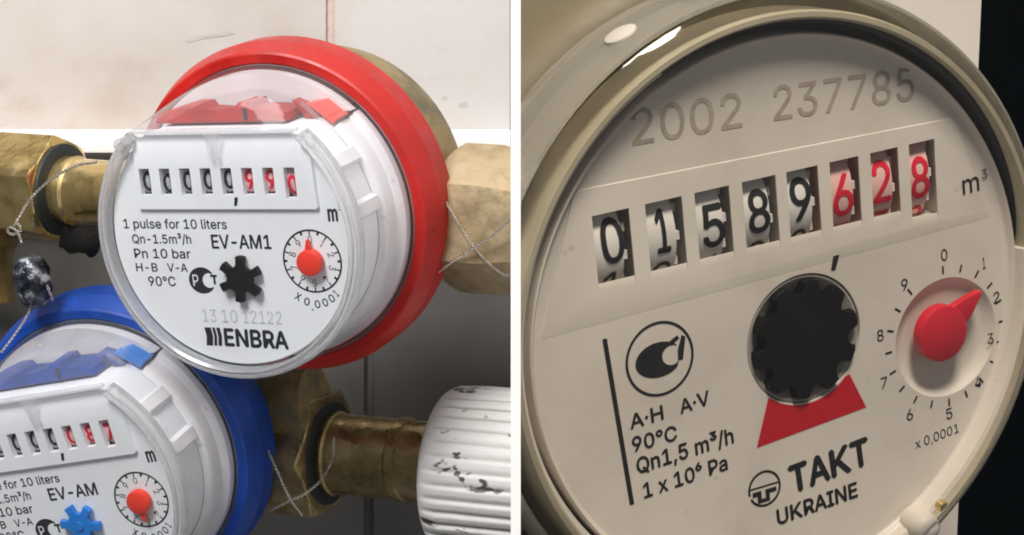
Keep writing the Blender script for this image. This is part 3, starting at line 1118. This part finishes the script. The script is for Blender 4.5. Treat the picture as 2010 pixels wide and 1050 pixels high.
# counter plate
b = bmesh.new()
ZP = 0.12
tops = [rect(x0, x1, wb - 0.95, 20.7) for (x0, x1), wb in zip(TW, WB)]
lows = [rect(x0 + .05, x1, wb + 0.05, 20.7) for (x0, x1), wb in zip(TW, WB)]
lo = face_holes(b, [(-37.2, 6.8), (37.6, 7.9), (32.2, 23.1), (-30.5, 24.6)], tops, ZP)
wall_down(b, lo[0], [(-37.6, 5.4), (37.9, 6.8), (32.25, 23.2), (-30.55, 24.7)], 0.02)
for h, lp in zip(lows, lo[1:]):
    wall_down(b, lp, h, -0.1)
obj('counter_plate', b, M['beige'], big, 20)
obj('counter_back', flat(bmesh.new(), rect(-29.1, 29.3, 9.0, 21.3), -8.8), M['dark'], big, 0)
TD = [('0', -25.3, 16.5), ('1', -17.4, 16.2), ('5', -9.4, 15.3), ('8', -1.9, 15.8), ('9', 5.2, 16.1), ('6', 12.35, 15.3), ('2', 19.2, 15.9), ('8', 26.0, 15.2)]
for i, (dg, dx, dy) in enumerate(TD):
    red = i >= 5
    x0, x1 = TW[i]
    xl, xr = x0 - 0.6, x0 + (x1 - x0) * (0.80 if i < 7 else 0.8)
    cy, R_, zc = 15.4, 9.0, -9.3
    b = bmesh.new()
    n_ = 40
    ra = [[b.verts.new((s_, cy + R_ * math.sin(2 * PI * k / n_), zc + R_ * math.cos(2 * PI * k / n_))) for k in range(n_)] for s_ in (xl, xr)]
    for k in range(n_):
        b.faces.new((ra[0][k], ra[0][(k + 1) % n_], ra[1][(k + 1) % n_], ra[1][k]))
    b.faces.new(ra[0])
    b.faces.new(ra[1])
    w = obj('digit_wheel', b, M['wheel_rose' if red else 'wheel_cream'], big, 50)
    zf = lambda px, py, cy=cy, R_=R_, zc=zc: zc + math.sqrt(max(0.2, (R_ + 0.07) ** 2 - (py - cy) ** 2))
    mt = M['red_ink' if red else 'ink']
    b = bmesh.new()
    wd = {'1': 1.9}.get(dg, 3.3 if i < 6 else 3.0)
    write_at(b, dg, dx, dy, 6.0, 0, wd, 0, 0.022, zf)
    obj('digit', b, mt, w, 0, False)
    b = bmesh.new()
    write_at(b, str((int(dg) + 1) % 10), dx, dy - 7.2, 5.4, 0, 3.0, 0, 0.0, zf)
    obj('digit', b, mt, w, 0, False)
    b = bmesh.new()
    for k in range(6):
        a = math.radians(-64 + 27 * k + (i * 7) % 19)
        yy, zz = cy + 8.4 * math.sin(a), zc + 8.4 * math.cos(a)
        box(b, xr - .1, xr + 0.9, yy - 0.6, yy + 0.6, zz - 1.2, zz - 0.1)
    obj('wheel_teeth', b, M['wheel_cream'], w, 0)

# print
DI = M['ink']
lettering([('A·H', -25.5, -10.7, -20.25, -10.55, 2.1, 0.035), ('A·V', -17.4, -10.5, -12.6, -10.2, 2.05, 0.035), ('90°C', -25.5, -14.15, -18.4, -14.15, 2.15, 0.035),
           ('Qn1,5 m³/h', -25.1, -17.55, -9.25, -17.05, 2.3, 0.035), ('1 x 10⁶ Pa', -24.4, -21.45, -10.6, -20.8, 2.2, 0.035),
           ('TAKT', 0.0, -27.5, 13.8, -26.45, 4.15, 0.055), ('UKRAINE', -2.85, -31.75, 11.35, -31.2, 2.35, 0.045),
           ('x 0,0001', 22.4, -26.5, 30.6, -25.9, 1.5, -0.004), ('m', 33.2, 11.3, 36.2, 11.4, 2.9, 0.01, 0.2), ('3', 36.8, 12.9, 37.8, 12.95, 1.5, 0.0, 0.2)], DI, dial)
lettering([('2002', -21.1, 29.1, -3.8, 28.5, 4.8, 0.006), ('237785', 1.4, 28.4, 25.3, 27.1, 4.75, 0.006)], M['faint_ink'], dial)
b = bmesh.new()
for k, (x, y) in enumerate(((29.34, 2.78), (36.6, -0.1), (40.0, -6.2), (39.9, -13.2), (35.7, -19.3), (28.9, -22.4), (21.6, -20.7), (17.3, -14.5), (17.1, -7.0), (21.9, -0.2))):
    q = math.hypot(x - RA[0], y - RA[1])
    if q > 38.3:
        x, y = RA[0] + (x - RA[0]) * 38.3 / q, RA[1] + (y - RA[1]) * 38.3 / q
    write_at(b, str(k), x, y, 1.75, 0.06, 1.15 if k != 1 else .5, 0.03, 0.004)
obj('scale_digits', b, DI, dial, 0, False)
b = ticks(bmesh.new(), (28.99, -10.05), 9.95, 11.15, 0.06, 0.16, [2 * PI * k / 20 for k in range(19)])
obj('scale_ticks', b, DI, dial, 0, False)
b = flat(bmesh.new(), [(-28.54, 3.26), (-27.83, 3.26), (-26.13, -21.86), (-26.84, -21.84)], 0.06)
obj('side_line', b, DI, dial, 0, False)
b = flat(bmesh.new(), [(9.75, 6.9), (10.85, 6.9), (9.95, 4.65), (9.2, 4.75)], 0.06)
obj('index_mark', b, DI, dial, 0, False)
b = bmesh.new()                           # ringed crescent mark
c = (-19.95, -1.65)
annulus(b, c, 5.05, 5.45, 0.06)
oc = [(-20.1 + 3.75 * math.cos(a) , -1.75 + 2.55 * math.sin(a)) for a in [math.radians(42 + 276 * k / 40) for k in range(41)]]
ic = [(-18.0 + 1.55 * math.cos(a), -1.55 + 1.45 * math.sin(a)) for a in [math.radians(48 + 264 * k / 40) for k in range(41)]]
for k in range(40):
    flat(b, [oc[k], oc[k + 1], ic[k + 1], ic[k]], 0.06)
flat(b, [(-17.0, -1.0), (-16.2, 1.0), (-15.6, 0.6), (-16.3, -2.6), (-17.1, -2.6)], 0.06)
flat(b, [(-18.0, -0.2), (-16.6, 0.6), (-16.9, 1.1), (-18.2, 0.5)], 0.062)
obj('emblem', b, DI, dial, 0, False)
b = bmesh.new()                           # round maker's emblem: two arcs, a bar and a stepped T
c = (-4.7, -25.45)
for a0, a1 in ((12, 192), (205, 370)):
    for k in range(36):
        a, e = math.radians(a0 + (a1 - a0) * k / 36), math.radians(a0 + (a1 - a0) * (k + 1) / 36)
        flat(b, [(c[0] + r * math.cos(q), c[1] + r * math.sin(q)) for r, q in ((2.45, a), (2.8, a), (2.8, e), (2.45, e))], 0.06)
flat(b, rect(c[0] - 2.4, c[0] + 2.4, c[1] + 0.25, c[1] + 0.5), 0.06)
flat(b, [(c[0] + x, c[1] + y) for x, y in ((-2.1, -0.95), (-2.1, -0.2), (-0.6, -0.2), (-0.6, -1.5), (0.1, -1.5), (0.1, -0.2), (2.0, -0.2), (2.0, -0.9), (0.8, -0.9), (0.8, -2.1), (-1.3, -2.1), (-1.3, -0.95))], 0.06)
obj('emblem', b, DI, dial, 0, False)
# red wedge, its top edge following the star well
arc = []
a1 = math.atan2(-11.61 - SC[1], 11.26 - SC[0])
a0 = math.atan2(-11.74 - SC[1], -2.88 - SC[0])
for k in range(25):
    a = a1 + (a0 - a1) * k / 24
    arc.append((SC[0] + 9.95 * math.cos(a), SC[1] + 9.95 * math.sin(a)))
b = flat(bmesh.new(), [(-5.49, -18.88), (13.86, -17.53), (11.26, -11.61)] + arc[1:-1] + [(-2.88, -11.74)], 0.06)
obj('red_wedge', b, M['wedge'], dial, 0, False)
# star wheel in its well
b = prism(bmesh.new(), star_pts(SC, 10, 6.9, 8.95, 1.2, math.radians(9), 1.1), -2.2, 0.9, 0.35)
obj('star_wheel', b, M['black'], big, 30)
b = lathe(bmesh.new(), [(6.6, -4.6), (9.4, -4.6), (9.55, -0.3), (9.2, -0.2), (6.9, -1.6)], SC, 64, True)
obj('well_ring', b, M['smoke'], big)
# red pointer
pc = (27.2, -8.7)
b = lathe(bmesh.new(), [(0, 2.2), (3.9, 2.15), (4.25, 1.95), (4.35, 1.5), (4.3, 0.2), (2.3, 0.0), (2.3, -1.4)], pc, 56)
ptr = obj('pointer', b, M['crimson'], big)
d = Vector((34.6 - pc[0], -4.0 - pc[1]))
d.normalize()
nn = Vector((-d.y, d.x))
q = [(pc[0] + d.x * a + nn.x * w, pc[1] + d.y * a + nn.y * w) for a, w in ((3.0, -2.3), (5.6, -1.5), (8.7, -0.5), (9.1, 0.0), (8.7, 0.5), (5.6, 1.5), (3.0, 2.3))]
obj('pointer_tip', prism(bmesh.new(), q, 0.5, 1.7, 0.4), M['crimson'], ptr, 50)
# peg on the lip and a brass stud next to it
b = lathe(bmesh.new(), [(0, 5.6), (1.3, 5.4), (2.1, 4.7), (2.4, 3.6), (2.4, 0.5), (0, 0.5)], (20.6, -37.6), 32)
obj('seal_peg', b, M['beige'], big)
b = lathe(bmesh.new(), [(0, 4.0), (0.9, 3.9), (1.1, 3.4), (1.1, 0.5), (0, 0.5)], (24.4, -35.6), 24)
obj('seal_stud', b, M['brass'], big)
# clear cover
b = lathe(bmesh.new(), [(0, 8.0), (20, 7.9), (36, 7.4), (40.5, 6.9), (43.6, 6.0), (45.2, 4.6)], LA, 128)
q = obj('cover_pane', b, M['clear_warm'], big, 60)
cuts.append(q)
b = lathe(bmesh.new(), [(45.3, -3.0), (45.2, 3.6), (45.6, 4.6), (46.1, 4.4), (46.4, 3.4), (46.5, -8.8), (45.9, -8.8)], LA, 128, True)
q = obj('cover_rim', b, M['glass_warm'], big, 40)
cuts.append(q)
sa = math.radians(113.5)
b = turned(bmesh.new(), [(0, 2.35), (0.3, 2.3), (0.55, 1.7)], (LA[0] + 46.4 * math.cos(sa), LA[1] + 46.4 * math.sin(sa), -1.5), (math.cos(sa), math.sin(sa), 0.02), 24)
obj('glint_disc', b, M['panel'], q)  # pale disc standing for a lamp glint on the rim
for q in cuts:
    cut_right(q, 0.40, -1)
